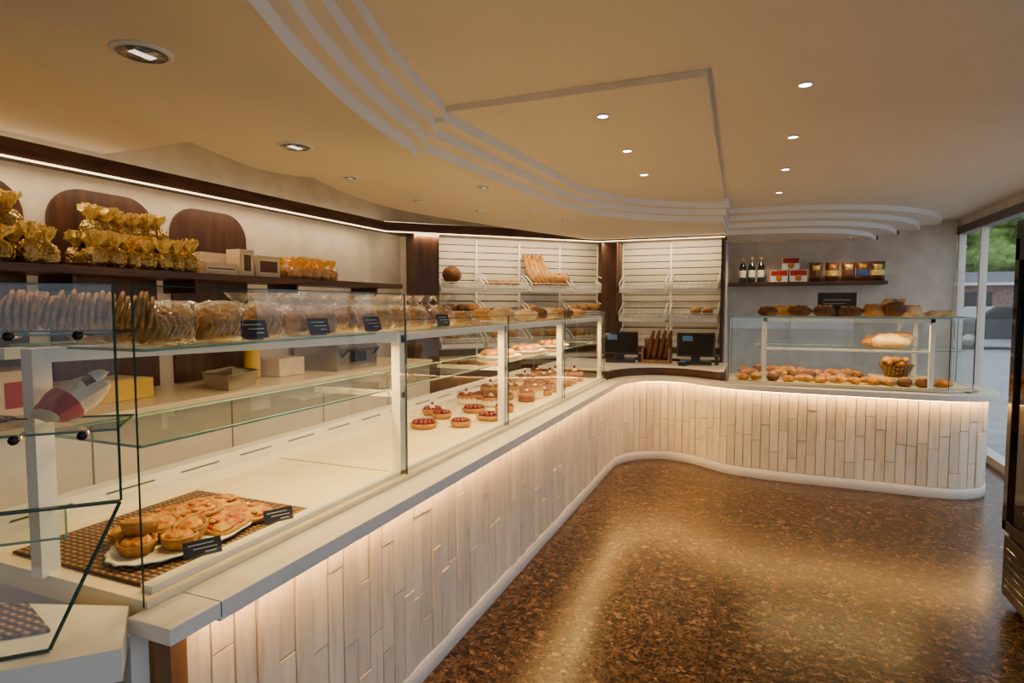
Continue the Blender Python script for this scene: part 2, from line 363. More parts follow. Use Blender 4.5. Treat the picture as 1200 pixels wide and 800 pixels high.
# ---------------------------------------------------------------- shelving in corner & back
def gondola(name,x,y,rz,w,cols,rows,posts):
    b=B(name); b.at(x,y,0,rz); D=.33
    b.box(0,w,-.02,0,.85,2.09,slatgap)
    z=.92
    while z<2.06:
        b.box(.0,w,-.036,-.02,z,z+.065,slatw); z+=.075
    b.box(0,w,-D-.02,0,.0,.82,walnut); b.box(0,w,-D-.04,0,.82,.85,white)
    nd=max(2,int(w/.5))
    for i in range(1,nd): b.box(w*i/nd-.004,w*i/nd+.004,-D-.023,-D-.018,.04,.80,black)
    cw=w/cols
    for c in range(cols+1): b.box(c*cw-.010 if c else 0,c*cw+.010 if c<cols else w,-.05,-.036,.85,2.09,whiteM)
    for c in range(cols):
        for zz in rows:
            x0=c*cw+.025; x1=(c+1)*cw-.025
            f=(-D,zz-.04); r_=(-.05,zz+.05)
            for k in range(8):
                t=k/7; yy=f[0]+(r_[0]-f[0])*t; z2=f[1]+(r_[1]-f[1])*t
                b.tube([(x0,yy,z2),(x1,yy,z2)],.003,whiteM,5)
            for k in range(7):
                xx=x0+(x1-x0)*(k+.5)/7; b.tube([(xx,f[0],f[1]),(xx,r_[0],r_[1])],.0025,whiteM,4)
            b.box(x0,x1,f[0]-.006,f[0]-.003,f[1]-.024,f[1]+.018,whiteM)
            for xx in(x0,x1):
                b.add([(xx,f[0],f[1]-.02),(xx,f[0],f[1]+.018),(xx,-.04,zz+.095),(xx,-.04,zz-.02)],[(0,1,2,3)],whiteM)
                b.tube([(xx,f[0],f[1]),(xx,f[0],f[1]+.07),(xx,-.20,zz+.10),(xx,-.045,zz+.15)],.006,whiteM,5)
            for dz in(.045,.07): b.tube([(x0,f[0],f[1]+dz),(x1,f[0],f[1]+dz)],.004,whiteM,5)
    for (p0,p1) in posts: b.box(p0,p1,-D-.03,0,0,2.10,walnut)
    return b
b=gondola('bakery_shelving',-3.41,5.36,math.radians(45.0),2.02,4,[1.60,1.30,1.02],[(-.25,0),(2.02,2.14)])
b.v=[(x+.20,y+.18,z) for x,y,z in b.v]
b.done()
b=gondola('bakery_shelving',-1.46,6.99,0,1.10,2,[1.60,1.28,1.02],[(-.17,0),(1.10,1.125)])
b.done()

# ---------------------------------------------------------------- counter
P0=[(-1.13,.92)]+[(-1.13,.92+k*.5) for k in range(1,8)]+[(-1.13,4.85),(-1.115,5.12),(-1.02,5.34),(-.87,5.46),(-.72,5.49),(-.55,5.45),(-.37,5.33),(-.2,5.22),(0,5.165),(.3,5.14),(.8,5.13),(1.2,5.12),(1.40,5.16),(1.54,5.27),(1.595,5.42),(1.6,5.6),(1.6,5.86)]
path=resample(cr(P0,12),.03)
b=B('slatted_counter')
b.ribbon(path,-.04,-.014,.06,.72,slatback)
b.ribbon(path,-.06,.012,0,.075,white,True)
b.ribbon(path,-.05,.07,.7155,.725,white)
b.ribbon(path,-.05,.072,.725,.76,white)
cols=resample(path,.066); nm=normals(cols)
for i,((x,y),(nx,ny)) in enumerate(zip(cols,nm)):
    z=.078; L=R(.1,.3) if i%2 else R(.25,.42)
    while z<.71:
        z1=min(z+L,.712)
        if .712-z1<.06: z1=.712
        d=R(-.006,.004)
        M4=Matrix.Translation((x+nx*d,y+ny*d,0))@Matrix.Rotation(math.atan2(nx,-ny),4,'Z')
        b.box(-.0308,.0308,-.007,.012,z+.0018,z1-.0018,slat,M4)
        z=z1; L=R(.28,.42)
b.ribbon(path,.036,.046,.711,.7148,ledm)
b.box(-1.92,-1.19,.93,4.98,.0,.71,white); b.box(-1.17,-1.118,.845,.885,0,.72,oak); b.box(-1.18,-1.058,.80,.925,.725,.76,white)
b.box(-1.21,-1.175,.80,.84,0,.72,white)
b.prism([(-.2,5.22),(1.4,5.22),(1.53,5.35),(1.54,5.84),(-.2,5.84)],0,.71,white)
b.done(.0012,1)

# ---- long display case
b=B('display_case')
b.box(-1.92,-1.175,.84,4.98,.722,.775,deckm)
for y in(1.87,2.84,3.82): b.box(-1.8,-1.2,y-.002,y+.002,.7755,.777,slatback)
b.box(-1.92,-1.86,.84,4.98,.775,.835,white)
b.box(-1.862,-1.80,.84,4.98,.775,.80,white)
y=.95
while y<4.8:
    b.box(-1.8585,-1.857,y,y+.16,.81,.818,chrome); b.box(-1.8585,-1.8565,y,y+.16,.812,.816,black); y+=.26
posts=[1.87,2.84,3.82]
for y in posts:
    b.box(-1.235,-1.20,y-.022,y+.022,.77,1.295,whiteM)
    b.box(-1.65,-1.2,y-.012,y+.012,1.262,1.29,whiteM); b.box(-1.60,-1.2,y-.010,y+.010,1.06,1.08,whiteM)
b.box(-1.55,-1.51,.83,.87,.77,1.30,whiteM)
b.box(-1.235,-1.205,4.90,4.93,.77,1.295,whiteM)
b.tube([(-1.53,.85,1.285),(-1.22,1.87,1.285)],.024,whiteM,4,False)
b.box(-1.236,-1.204,1.85,4.93,1.27,1.297,whiteM)
b.box(-1.68,-1.65,.85,4.93,1.27,1.297,whiteM)
b.box(-1.236,-1.20,.87,4.95,.775,.79,white)
b.pane([(-1.24,.9,1.30),(-1.24,4.93,1.30),(-1.72,4.93,1.30),(-1.72,.9,1.30)],glassS,gedgeL,.004)
b.pane([(-1.26,.9,1.085),(-1.26,4.9,1.085),(-1.62,4.9,1.085),(-1.62,.9,1.085)],glassS,gedgeL,.004)
g=[.835,1.865,2.84,3.82,4.95]
for i in range(4):
    z1=1.44 if i==0 else 1.345
    b.pane([(-1.185,g[i]+.004,.762),(-1.185,g[i+1]-.004,.762),(-1.185,g[i+1]-.004,z1),(-1.185,g[i]+.004,z1)],glass,gedge,.0020)
b.pane([(-1.185,4.95,.77),(-1.85,4.95,.77),(-1.72,4.95,1.30),(-1.185,4.95,1.345)],glass,gedgeL,.002)
b.done()
# ---- angled corner case
u=Vector((-.7071,-.7071,0)); w=Vector((-.7071,.7071,0)); c0=Vector((-1.2,.81,0))
def pt(a,d,z): q=c0+u*a+w*d; return (q.x,q.y,z)
b=B('corner_display_case')
b.pane([pt(0,0,1.0),pt(1.0,0,1.0),pt(1.0,0,1.44),pt(0,0,1.44)],glass,gedge,.0025)
for z in(1.34,1.14):
    b.pane([pt(.01,.04,z),pt(1.0,.04,z),pt(1.0,.38,z),pt(.01,.22,z)],glassS,gedge,.003)
    for a in(.06,.17,.5,.9):
        q=Vector(pt(a,.02,z)); b.tube([q-w*.02,q+w*.03],.006,chrome,10); b.tube([q-w*.03,q-w*.02],.009,black,10)
b.pane([pt(0.0,-.01,1.0),pt(1.0,-.01,1.0),pt(1.0,-.11,.765),pt(.10,-.11,.765)],glass,gedge,.0035)
b.pane([pt(.10,.02,.93),pt(1.0,.02,.93),pt(1.0,.25,.93),pt(.16,.25,.93)],glassS,gedgeL,.003)
b.prism([pt(-.02,-.15,0)[:2],pt(1.0,-.15,0)[:2],pt(1.0,.5,0)[:2],pt(.0,.03,0)[:2]],.70,.762,white)
b.prism([pt(.03,-.12,0)[:2],pt(1.0,-.12,0)[:2],pt(1.0,.5,0)[:2],pt(.08,.03,0)[:2]],.0,.70,oak)
b.prism([pt(.12,-.03,0)[:2],pt(.98,-.03,0)[:2],pt(.98,.3,0)[:2],pt(.2,.12,0)[:2]],.762,.768,wicker)
b.tube([pt(.98,.2,.76),pt(.98,.2,1.34)],.015,whiteM,8)
b.done()

# ---- register counter
seg=[p for p in path if (p[1]>5.04 and p[0]<-.30)]
poly=offs(seg,-.065)+[(-.26,5.40),(-.26,5.98),(-1.80,5.98),(-1.80,5.04)]
b=B('register_counter'); b.prism(poly,.0,.83,walnutH)
poly2=offs(seg,-.05)+[(-.25,5.39),(-.25,6.0),(-1.82,6.0),(-1.82,5.03)]
b.prism(poly2,.83,.85,white); b.done()

# ---- right display case
b=B('side_display_case')
out=[(-.21,5.20),(1.30,5.20),(1.49,5.36),(1.50,5.82),(-.21,5.82)]
b.prism(out,.762,.78,deckm)
zt=1.30
for i in range(4):
    p,q=out[i],out[(i+1)%5]
    b.pane([(p[0],p[1],.78),(q[0],q[1],.78),(q[0],q[1],zt),(p[0],p[1],zt)],glass,gedgeL,.003)
b.pane([(-.21,5.82,.78),(-.21,5.20,.78),(-.21,5.20,zt),(-.21,5.82,zt)],glass,gedgeL,.003)
b.pane([(p[0],p[1],zt+.004) for p in out],glassS,gedgeL,.005)
for x in(.06,1.20):
    b.box(x-.016,x+.016,5.23,5.26,.78,1.295,whiteM); b.box(x-.012,x+.012,5.23,5.78,1.27,1.295,whiteM); b.box(x-.016,x+.016,5.76,5.79,.78,1.295,whiteM)
    b.box(x-.01,x+.01,5.25,5.7,1.035,1.055,whiteM)
b.box(.06,1.2,5.23,5.26,1.265,1.295,whiteM); b.box(.06,1.2,5.76,5.79,1.265,1.295,whiteM); b.box(.06,1.2,5.235,5.255,1.04,1.055,whiteM)
b.pane([(.0,5.25,1.06),(1.38,5.25,1.06),(1.44,5.36,1.06),(1.44,5.7,1.06),(0,5.7,1.06)],glassS,gedgeL,.004)
b.done()

# ---------------------------------------------------------------- pastry makers
def croissant(b,x,y,z,s=1,rz=0,m=None):
    T0=b.T.copy(); b.T=b.T@Matrix.Translation((x,y,z))@Matrix.Rotation(rz,4,'Z')
    pts=[];rad=[];n=19
    for i in range(n):
        t=i/(n-1); a=math.radians(-80+160*t); rr=.05*s
        pts.append((rr*math.sin(a),rr*math.cos(a)-.035*s,.024*s)); q=math.sin(math.pi*t)**.8
        rad.append(s*(.005+.024*q*(1.0 if i%2 else .72)))
    b.tube(pts,rad,m or crois,8,True,.9); b.T=T0
def tart(b,x,y,z,r=.05,h=.02,fill=berry,top=None,nb=8,crm=True,inner=0):
    b.lathe([(r*.82,0),(r,h),(r*.93,h+.003),(r*.9,h*.75),(0,h*.75)],(x,y,z),crust,24,(.03,12))
    b.lathe([(r*.88,h*.7),(r*.8,h*.95),(0,h*1.05)],(x,y,z),fill,16)
    br=min(r*.2,.013)
    for k in range(nb):
        a=2*math.pi*k/nb+R(0,.2); q=r*.68
        b.blob((x+q*math.cos(a),y+q*math.sin(a),z+h+.005),(br,br,br),top or berry,u=7,v=5)
    for k in range(inner):
        a=2*math.pi*k/inner; q=r*.36
        b.blob((x+q*math.cos(a),y+q*math.sin(a),z+h+.007),(br,br,br),top or berry,u=7,v=5)
    if crm: b.lathe([(r*.3,0),(r*.32,r*.1),(r*.2,r*.28),(r*.05,r*.5),(0,r*.52)],(x,y,z+h),cream,12,(.12,6,1)); b.blob((x,y,z+h+r*.55),(r*.16,r*.16,r*.18),berry,u=7,v=5)
def loaf(b,x,y,z,l,w,h,m,rz=0,cuts=3,cm=None):
    b.blob((x,y,z+h*.45),(l/2,w/2,h*.55),m,rz,u=16,v=10,jit=.18,flat=.8)
    for k in range(cuts):
        t=(k+.5)/cuts-.5; c,s_=math.cos(rz),math.sin(rz); dx=t*l*.75
        b.blob((x+dx*c,y+dx*s_,z+h*.93),(w*.07,w*.34,h*.09),cm or breadL,rz+.5,u=8,v=4)
def pouch(b,x,y,z,r,h,content,top,rz=0,wrap=None):
    b.lathe([(r*.75,0),(r,h*.12),(r*1.02,h*.33),(r*.75,h*.48),(r*.2,h*.58)],(x,y,z),content,12,(.06,5,1),rz,jit=0)
    if wrap: b.lathe([(r*.85,0),(r*1.12,h*.12),(r*1.15,h*.35),(r*.85,h*.5),(r*.22,h*.6)],(x,y,z),wrap,12,(.08,5,1),rz,jit=.08,smooth=False)
    b.lathe([(r*.20,h*.57),(r*.42,h*.66),(r*.85,h*.80),(r*1.0,h*.95)],(x,y,z),top,16,(.22,5,1),rz+R(0,1),smooth=False,jit=.3)
    b.lathe([(r*.18,h*.60),(r*.3,h*.72),(r*.5,h*.98)],(x,y,z),top,12,(.3,4,1),rz+R(0,1),smooth=False,jit=.3)
    b.lathe([(r*.26,h*.56),(r*.28,h*.59),(r*.26,h*.62)],(x,y,z),yel,10)
def plate(b,x,y,z,rx,ry,m=paper,rz=0):
    b.lathe([(.6,0),(.9,.003),(1,.012),(.97,.014),(.88,.006),(0,.005)],(x,y,z),m,40,(.015,20),rz,sx=rx,sy=ry)
def tag(x,y,z,rz,w=.075,h=.05):
    b=B('price_tag'); b.at(x,y,z,rz)
    L=Matrix.Rotation(math.radians(-20),4,'X')
    b.box(-w/2,w/2,-.002,.002,.004,h,chalk,L)
    for k,(a,c) in enumerate([(-.38,.3),(-.25,.38),(.05,.35)]):
        zz=h*(.75-.22*k); b.box(w*a,w*c,-.0027,-.002,zz,zz+.0015,paper,L)
    b.box(-w*.3,w*.3,-.0,.02,0,.004,black); b.done()
def waffles(b,x,y,z,n,rz=0,s=1,dz=.012):
    T0=b.T.copy(); b.T=b.T@Matrix.Translation((x,y,z))@Matrix.Rotation(rz,4,'Z')
    for k in range(n):
        h=s*R(.082,.1)
        b.lathe([(.0,-.0045),(.9,-.0045),(1,-.002),(1,.002),(.9,.0045),(0,.0045)],(R(-.003,.003),k*dz,h*.5),waffle,16,(.04,8),rx=math.pi/2+math.radians(R(-18,-4)),rz=R(-.08,.08),sx=.052*s,sy=h*.5)
    b.T=T0

b=B('wicker_mat'); b.box(-1.72,-1.245,.88,1.42,.777,.7825,wicker); b.done(.002)
b=B('quiche_platter'); plate(b,-1.40,1.13,.7835,.135,.23,paper,.15)
for (x,y,z,r,t) in[(-1.49,1.02,.79,.045,0),(-1.405,.985,.79,.045,.1),(-1.34,1.05,.79,.044,0),(-1.43,1.075,.80,.045,.2),(-1.43,1.01,.825,.045,-.15),(-1.36,1.10,.80,.042,.2)]:
    b.lathe([(r*.75,0),(r,.030),(r*.92,.034),(r*.85,.026),(0,.03)],(x,y,z),crust,20,(.05,10),rx=t,ry=t*.7)
    b.lathe([(r*.85,.024),(r*.6,.038),(r*.3,.034),(0,.040)],(x,y,z),quichef,14,(.08,3),rx=t,ry=t*.7)
for (x,y,z,rz,t) in[(-1.52,1.20,.79,.3,.15),(-1.41,1.22,.79,1.3,-.1),(-1.46,1.28,.802,2.1,.1),(-1.35,1.19,.792,.8,.2),(-1.5,1.12,.81,1.0,-.2),(-1.34,1.28,.79,2.0,.1),(-1.45,1.19,.815,.5,.1)]:
    b.lathe([(.055,0),(.066,.008),(.06,.018),(.05,.013),(0,.014)],(x,y,z),crust,18,(.12,4),rz,rx=t,jit=.05,smooth=True)
    b.lathe([(.054,.013),(.045,.02),(.02,.018),(0,.024)],(x,y,z),pizzaf,16,(.15,4),rz,rx=t)
    for k in range(4): b.blob((x+R(-.03,.03),y+R(-.03,.03),z+.022),(.012,.009,.005),random.choice([crust,quichef,crois]),R(0,3),u=7,v=5)
b.done()
tag(-1.235,1.03,.784,math.radians(62),.085,.045); tag(-1.235,1.28,.784,math.radians(62),.08,.042)
b=B('fruit_tart_display')
for (x,y,r,h,f,c) in[(-1.56,2.62,.072,.022,berry,0),(-1.60,2.88,.058,.025,cream,0),(-1.40,2.72,.056,.025,cream,0),(-1.34,2.95,.078,.022,berry,0),(-1.70,3.38,.062,.05,cream,1),(-1.52,3.36,.062,.05,cream,1),(-1.70,2.95,.06,.03,berry,1),(-1.52,3.12,.07,.022,berry,0),(-1.36,3.2,.06,.03,cream,0)]:
    if h>.04: b.lathe([(r*.95,0),(r*.97,h*.2),(r*.93,h*.25),(r*.95,h*.6),(r*.9,h*.95)],(x,y,.778),cream,20)
    tart(b,x,y,.778,r,h,f,berry,12,c==1,7 if not c else 0)
y=3.60
while y<4.78:
    for x in(-1.70,-1.54,-1.37):
        r=R(.055,.075); k=R(0,1); h=R(.022,.03) if k<.5 else R(.05,.075)
        x2=x+R(-.012,.012); y2=y+R(-.01,.01)
        if h>.04: b.lathe([(r*.95,0),(r*.97,h*.2),(r*.93,h*.25),(r*.95,h*.6),(r*.9,h*.95)],(x2,y2,.778),random.choice([cream,berry,breadD]),20)
        tart(b,x2,y2,.778,r,h,berry if k>.3 else cream,berry,12,k>.45,0 if k>.45 else 7)
    y+=.16
b.done()
b=B('cake_tray')
for y in(3.3,3.75,4.3):
    plate(b,-1.44,y,1.088,.13,.17,whiteM)
    for k in range(8):
        a=k*.785; loaf(b,-1.44+.07*math.cos(a),y+.1*math.sin(a),1.098,.08,.05,.035,bread if k%2 else crois,R(0,3),1)
b.done()
b=B('waffle_packs')
for i,(x,y,n) in enumerate([(-1.33,.97,10),(-1.45,.97,10),(-1.57,.97,10),(-1.33,1.12,10),(-1.46,1.12,10),(-1.59,1.12,10),(-1.33,1.27,9),(-1.46,1.27,9)]):
    s_=R(.86,.98); waffles(b,x,y,1.309,n,R(-.14,.14),s_,.0125)
    b.lathe([(.052,0),(.058,.01),(.058,.07),(.045,.095),(.02,.105)],(x,y+.055,1.306),cello,16,(.08,4),.78,sx=1.05,sy=1.25,jit=.06)
b.done()
b=B('cellophane_pastry_bags')
def cbag(x,y,z,kind):
    if kind==0:
        for k in range(4): b.blob((x+R(-.025,.025),y+R(-.03,.03),z+.026+k*.013),(.034,.034,.024),bread,u=10,v=6,jit=.1)
    elif kind==1: waffles(b,x,y-.03,z,6,R(-.3,.3),.8)
    else: b.lathe([(.0,0),(.045,0),(.05,.01),(.05,.06),(.045,.07),(0,.07)],(x,y,z),waffle,16,(.02,8))
    b.lathe([(.048,.0),(.060,.02),(.060,.055),(.04,.088),(.014,.10),(.03,.118),(.045,.135)],(x,y,z),cello,15,(.09,5,1),R(0,2),smooth=True,jit=.05)
for y,k in((1.50,1),(1.61,2),(1.72,0),(1.83,0),(1.94,0),(2.06,1),(2.18,0),(2.30,2),(2.42,0)):
    for x in(-1.35,-1.475,-1.60): cbag(x+R(-.01,.01),y+R(-.008,.008),1.306,k if R(0,1)<.7 else random.choice([0,1,2]))
b.done()
b=B('bread_loaf_row')
y=2.6
while y<4.8:
    for x in(-1.36,-1.56):
        if R(0,1)<.8: loaf(b,x,y,1.305,R(.14,.2),R(.08,.1),R(.06,.085),random.choice([bread,bread,breadD,breadL]),R(-.4,.4),3)
    y+=.19
b.done()
for (x,y) in((-1.262,1.24),(-1.262,1.50),(-1.262,1.78),(-1.262,2.3)): tag(x,y,1.306,math.radians(72),.07,.055)
b=B('waffle_packs')
for a,d in((.03,.13),(.12,.11),(.21,.10),(.12,.21),(.22,.20)):
    q=pt(a,d,1.348); waffles(b,q[0],q[1],q[2],7,math.radians(-35),.85,.0125)
b.done()
b=B('bakery_paper_bag'); q=pt(.12,.17,1.190)
b.pillow(q,.18,.13,.075,kraft,math.radians(-15),math.radians(30),math.radians(-6),band=(.08,.42,redp))
b.pillow((q[0]+.035,q[1]+.02,q[2]+.045),.10,.07,.022,paper,math.radians(-25),math.radians(30),0,band=(.3,.55,brownp))
b.done()
b=B('berry_pastry_board'); q=pt(.30,.22,1.145); b.lathe([(.05,0),(.06,.004),(0,.004)],q,wicker,20,sx=1.3)
for k in range(5): b.blob((q[0]+R(-.05,.05),q[1]+R(-.03,.03),q[2]+.02),(.022,.022,.018),berry,u=8,v=6)
b.done()

# right case goods
b=B('croissant_assortment')
for r_ in range(3):
    x=-.10+.05*(r_%2)
    while x<(1.38 if r_<1 else .8):
        k=R(0,1); y=5.31+r_*.15; z=.783+.015*r_
        if k<.6: croissant(b,x,y,z,R(1.15,1.45),R(-1.2,1.2),random.choice([crois,crois,bread]))
        elif k<.8: b.blob((x,y,z+.03),(.05,.05,.038),breadD,u=12,v=8,jit=.15); b.blob((x,y,z+.055),(.03,.03,.018),crois,u=8,v=6)
        else: b.lathe([(.035,0),(.05,.02),(.03,.045),(0,.05)],(x,y,z),crois,14,(.08,5,1))
        x+=.115
b.done()
b=B('side_case_loaves')
loaf(b,.98,5.5,1.064,.28,.17,.11,breadL,.1,3,bread); loaf(b,1.08,5.6,1.10,.2,.12,.08,breadL,.4,2,bread); loaf(b,.88,5.62,1.064,.16,.12,.09,bread,.3,2)
b.done()
b=B('pastry_basket'); b.lathe([(.075,0),(.12,.09),(.125,.095),(.11,.092),(.07,.01),(0,.01)],(1.02,5.47,.84),wicker,20)
b.box(.85,1.25,5.36,5.62,.82,.838,deckm); b.box(.87,.89,5.38,5.6,.782,.82,whiteM); b.box(1.21,1.23,5.38,5.6,.782,.82,whiteM)
for k in range(18): b.blob((1.02+R(-.07,.07),5.47+R(-.07,.07),.93+R(0,.05)),(.034,.026,.022),crois,R(0,3),u=8,v=6,jit=.2)
b.done()
b=B('loaf_display')
for (x,y,l,w_,h,m) in[(.08,5.4,.16,.12,.08,breadD),(.32,5.42,.18,.12,.09,breadD),(.5,5.42,.16,.12,.09,breadD),(.68,5.4,.17,.12,.08,breadD),(.85,5.42,.17,.13,.10,bread),(.98,5.38,.16,.12,.12,breadD),(1.1,5.43,.15,.12,.09,breadL),(1.3,5.5,.22,.10,.05,breadL),(.2,5.62,.2,.13,.09,bread),(.6,5.66,.2,.13,.08,bread),(1.02,5.64,.22,.13,.14,breadL)]:
    loaf(b,x,y,1.309,l,w_,h,m,R(-.3,.3),3)
b.done()
b=B('menu_board'); b.box(.46,.74,5.53,5.545,1.33,1.50,chalk); b.box(.5,.7,5.527,5.53,1.44,1.443,paper); b.box(.5,.66,5.527,5.53,1.41,1.412,paper); b.box(.55,.65,5.50,5.57,1.306,1.33,black)
b.done()

b=B('walnut_display_shelf'); b.box(-.32,1.28,7.42,YB-.001,1.62,1.66,walnutH); b.done(.003)
b=B('wine_bottle_group')
for x in(-.17,-.07,.03):
    b.lathe([(.036,0),(.038,.01),(.038,.17),(.03,.205),(.014,.235),(.013,.29),(.016,.292),(.016,.30),(0,.30)],(x,7.54,1.66),bottleg,18)
    b.lathe([(.0386,.06),(.0388,.061),(.0388,.14),(.0386,.141)],(x,7.54,1.66),paper,18); b.lathe([(.0145,.25),(.0165,.302),(0,.303)],(x,7.54,1.66),goldc,12)
b.done()
b=B('chocolate_box_stack')
for (x,z,wd) in[(.22,1.66,.18),(.42,1.66,.18),(.34,1.80,.18)]:
    b.box(x-wd/2,x+wd/2,7.48,7.6,z,z+.135,paper); b.box(x-wd/2+.005,x+wd/2-.005,7.477,7.48,z+.07,z+.13,redp); b.lathe([(.035,0),(.035,.003),(0,.003)],(x,7.479,z+.045),crois,12,rx=math.pi/2)
b.done(.003)
b=B('chocolate_bags')
for i,x in enumerate((.60,.76,.92,1.06,1.20)):
    b.pillow((x,7.54,1.768),.14,.21,.09,choc,R(-.15,.15),math.pi/2,0,band=(.30,.55,(brownp,goldc,brownp,blu,goldc)[i]))
    b.pillow((x,7.52,1.81),.09,.07,.07,goldc if i%2==0 else crois,0,math.pi/2)
b.done()
def goldbags(name,y0,y1,z,n,layers=2):
    b=B(name)
    for i in range(n):
        for x in(-3.12,-3.21,-3.31):
            y=y0+(y1-y0)*(i+.5)/n+R(-.015,.015); pouch(b,x,y,z,R(.042,.05),R(.16,.2),choc,goldc if R(0,1)<.7 else cellog,R(0,3),cellog)
    if layers>1:
        b.box(-3.38,-3.22,y0+.08,y1-.08,z,z+.15,brownp)
        for i in range(n-1):
            y=y0+.08+(y1-y0-.16)*(i+.5)/(n-1); pouch(b,-3.29,y,z+.15,.05,R(.17,.2),choc,goldc,R(0,3),cellog)
    b.done()
goldbags('gold_gift_bags',2.0,2.62,1.592,7)
goldbags('gold_gift_bags',1.2,1.86,1.592,7)
b=B('assortment_box')
for (y0,y1,z0,z1) in[(2.72,2.98,1.592,1.67),(3.0,3.12,1.592,1.77),(3.14,3.36,1.592,1.74)]:
    b.box(-3.3,-3.18,y0,y1,z0,z1,kraft); b.box(-3.178,-3.175,y0+.015,y1-.015,z0+.02,z1-.02,deckm); b.box(-3.176,-3.173,y0+.03,y1-.03,z0+.035,z1-.035,brownp)
b.box(-3.36,-3.3,2.8,3.3,1.592,1.74,kraft)
b.done(.003)
b=B('praline_bags')
for y in(3.45,3.55,3.65,3.75,3.85):
    for x in(-3.12,-3.25): pouch(b,x,y,1.592,.047,.16,crois,cellog,0,cello)
b.done()
b=B('cookie_jar_row')
for k in range(5): b.lathe([(.05,0),(.055,.01),(.055,.1),(.04,.12),(.042,.14),(0,.145)],(-3.2,.1+.15*k,1.592),bread,16)
b.done()
b=B('baking_pan'); b.lathe([(.9,0),(1,.09),(1.06,.095),(1.04,.1),(.97,.095),(.87,.012),(0,.012)],(-3.05,2.78,.892),steel,4,None,math.pi/4,sx=.16,sy=.27,smooth=False); b.done(.004)
b=B('storage_crate'); 
b.box(-3.38,-3.1,1.9,2.3,.892,1.0,yel); b.box(-3.36,-3.12,1.92,2.28,1.0,1.004,kraft); b.box(-3.38,-3.12,1.55,1.8,.892,1.1,kraft); b.box(-3.119,-3.115,1.6,1.75,.93,1.05,redp); b.done(.01)
b=B('bread_slicer'); b.box(-3.38,-2.95,3.7,4.2,.892,1.15,steel); b.box(-3.3,-3.05,3.8,4.1,1.15,1.3,whiteM); b.tube([(-2.95,3.75,1.0),(-2.9,3.75,1.05),(-2.9,4.15,1.05),(-2.95,4.15,1.0)],.012,black); b.box(-2.949,-2.945,3.85,4.05,.95,1.05,black); b.done(.012)
b=B('paper_towel_box'); b.box(-3.35,-3.1,3.25,3.5,.892,1.02,kraft); b.lathe([(.05,0),(.055,.01),(.055,.2),(.05,.21),(0,.21)],(-3.25,3.15,.892),yel,16); b.done(.006)

def onC(s,d):
    q=Vector((-3.21,5.54))+Vector((.7071,.7071))*s+Vector((.7071,-.7071))*d; return q.x,q.y
b=B('shelf_bread_assortment')
x,y=onC(.18,.2); b.blob((x,y,1.71),(.10,.10,.09),breadD,u=16,v=10,jit=.08)
for s in(.6,.7,.8,.9): x,y=onC(s,.2); loaf(b,x,y,1.61,.1,.07,.06,bread,.8,2)
for k in range(5):
    x,y=onC(1.12+.05*k,.24); x2,y2=onC(1.05+.05*k,.08); b.tube([(x,y,1.62),((x+x2)/2,(y+y2)/2,1.75),(x2,y2,1.95)],[.028,.034,.02],random.choice([bread,crois]),8)
for s in(1.36,1.46): x,y=onC(s,.2); loaf(b,x,y,1.61,.2,.12,.15,bread,.5,3)
for s in(.15,.3,.42,1.1,1.6,1.75,1.9): x,y=onC(s,.18); loaf(b,x,y,1.32,.16,.1,.09,breadD if s<.4 else bread,.7,3)
for s in(.2,.7,.85,1.2,1.35,1.7): x,y=onC(s,.18); loaf(b,x,y,1.04,.16,.1,.09,bread,.7,3)
for x in(-.62,-.5): loaf(b,x,6.78,1.30,.12,.09,.08,bread,.1,2)
b.done()
def pos(x,y,rz):
    b=B('cash_register'); b.at(x,y,.852,rz)
    b.box(-.14,.14,-.1,.14,0,.03,black); b.box(-.04,.04,.02,.06,.03,.16,black)
    L=Matrix.Translation((0,0,.17))@Matrix.Rotation(math.radians(-14),4,'X')
    b.box(-.17,.17,-.015,.02,-.1,.12,black,L); b.box(-.155,.155,-.017,-.015,-.085,.105,blackg,L); b.box(-.12,-.03,-.0185,-.017,.04,.09,scr,L)
    b.box(.17,.2,-.05,.1,0,.08,black); b.done(.006)
pos(-1.22,5.74,.25); pos(-.52,5.76,.1)
b=B('baguette_rack'); b.at(-.88,5.8,.852)
b.box(-.13,.13,-.1,.1,0,.03,oak); b.box(-.13,.13,.08,.1,.03,.22,oak); b.box(-.13,-.115,-.1,.1,.03,.14,oak); b.box(.115,.13,-.1,.1,.03,.14,oak)
for k in range(4): b.tube([(-.08+.055*k,-.05,.04),(-.06+.055*k,.0,.18),(-.04+.055*k,.05,.30)],[.02,.026,.014],breadD,8)
b.done()
b=B('card_terminal'); b.at(-.62,5.58,.852,.2); b.box(-.035,.035,-.05,.06,0,.03,black); b.box(-.028,.028,0,.05,.03,.034,scr); b.done(.006)

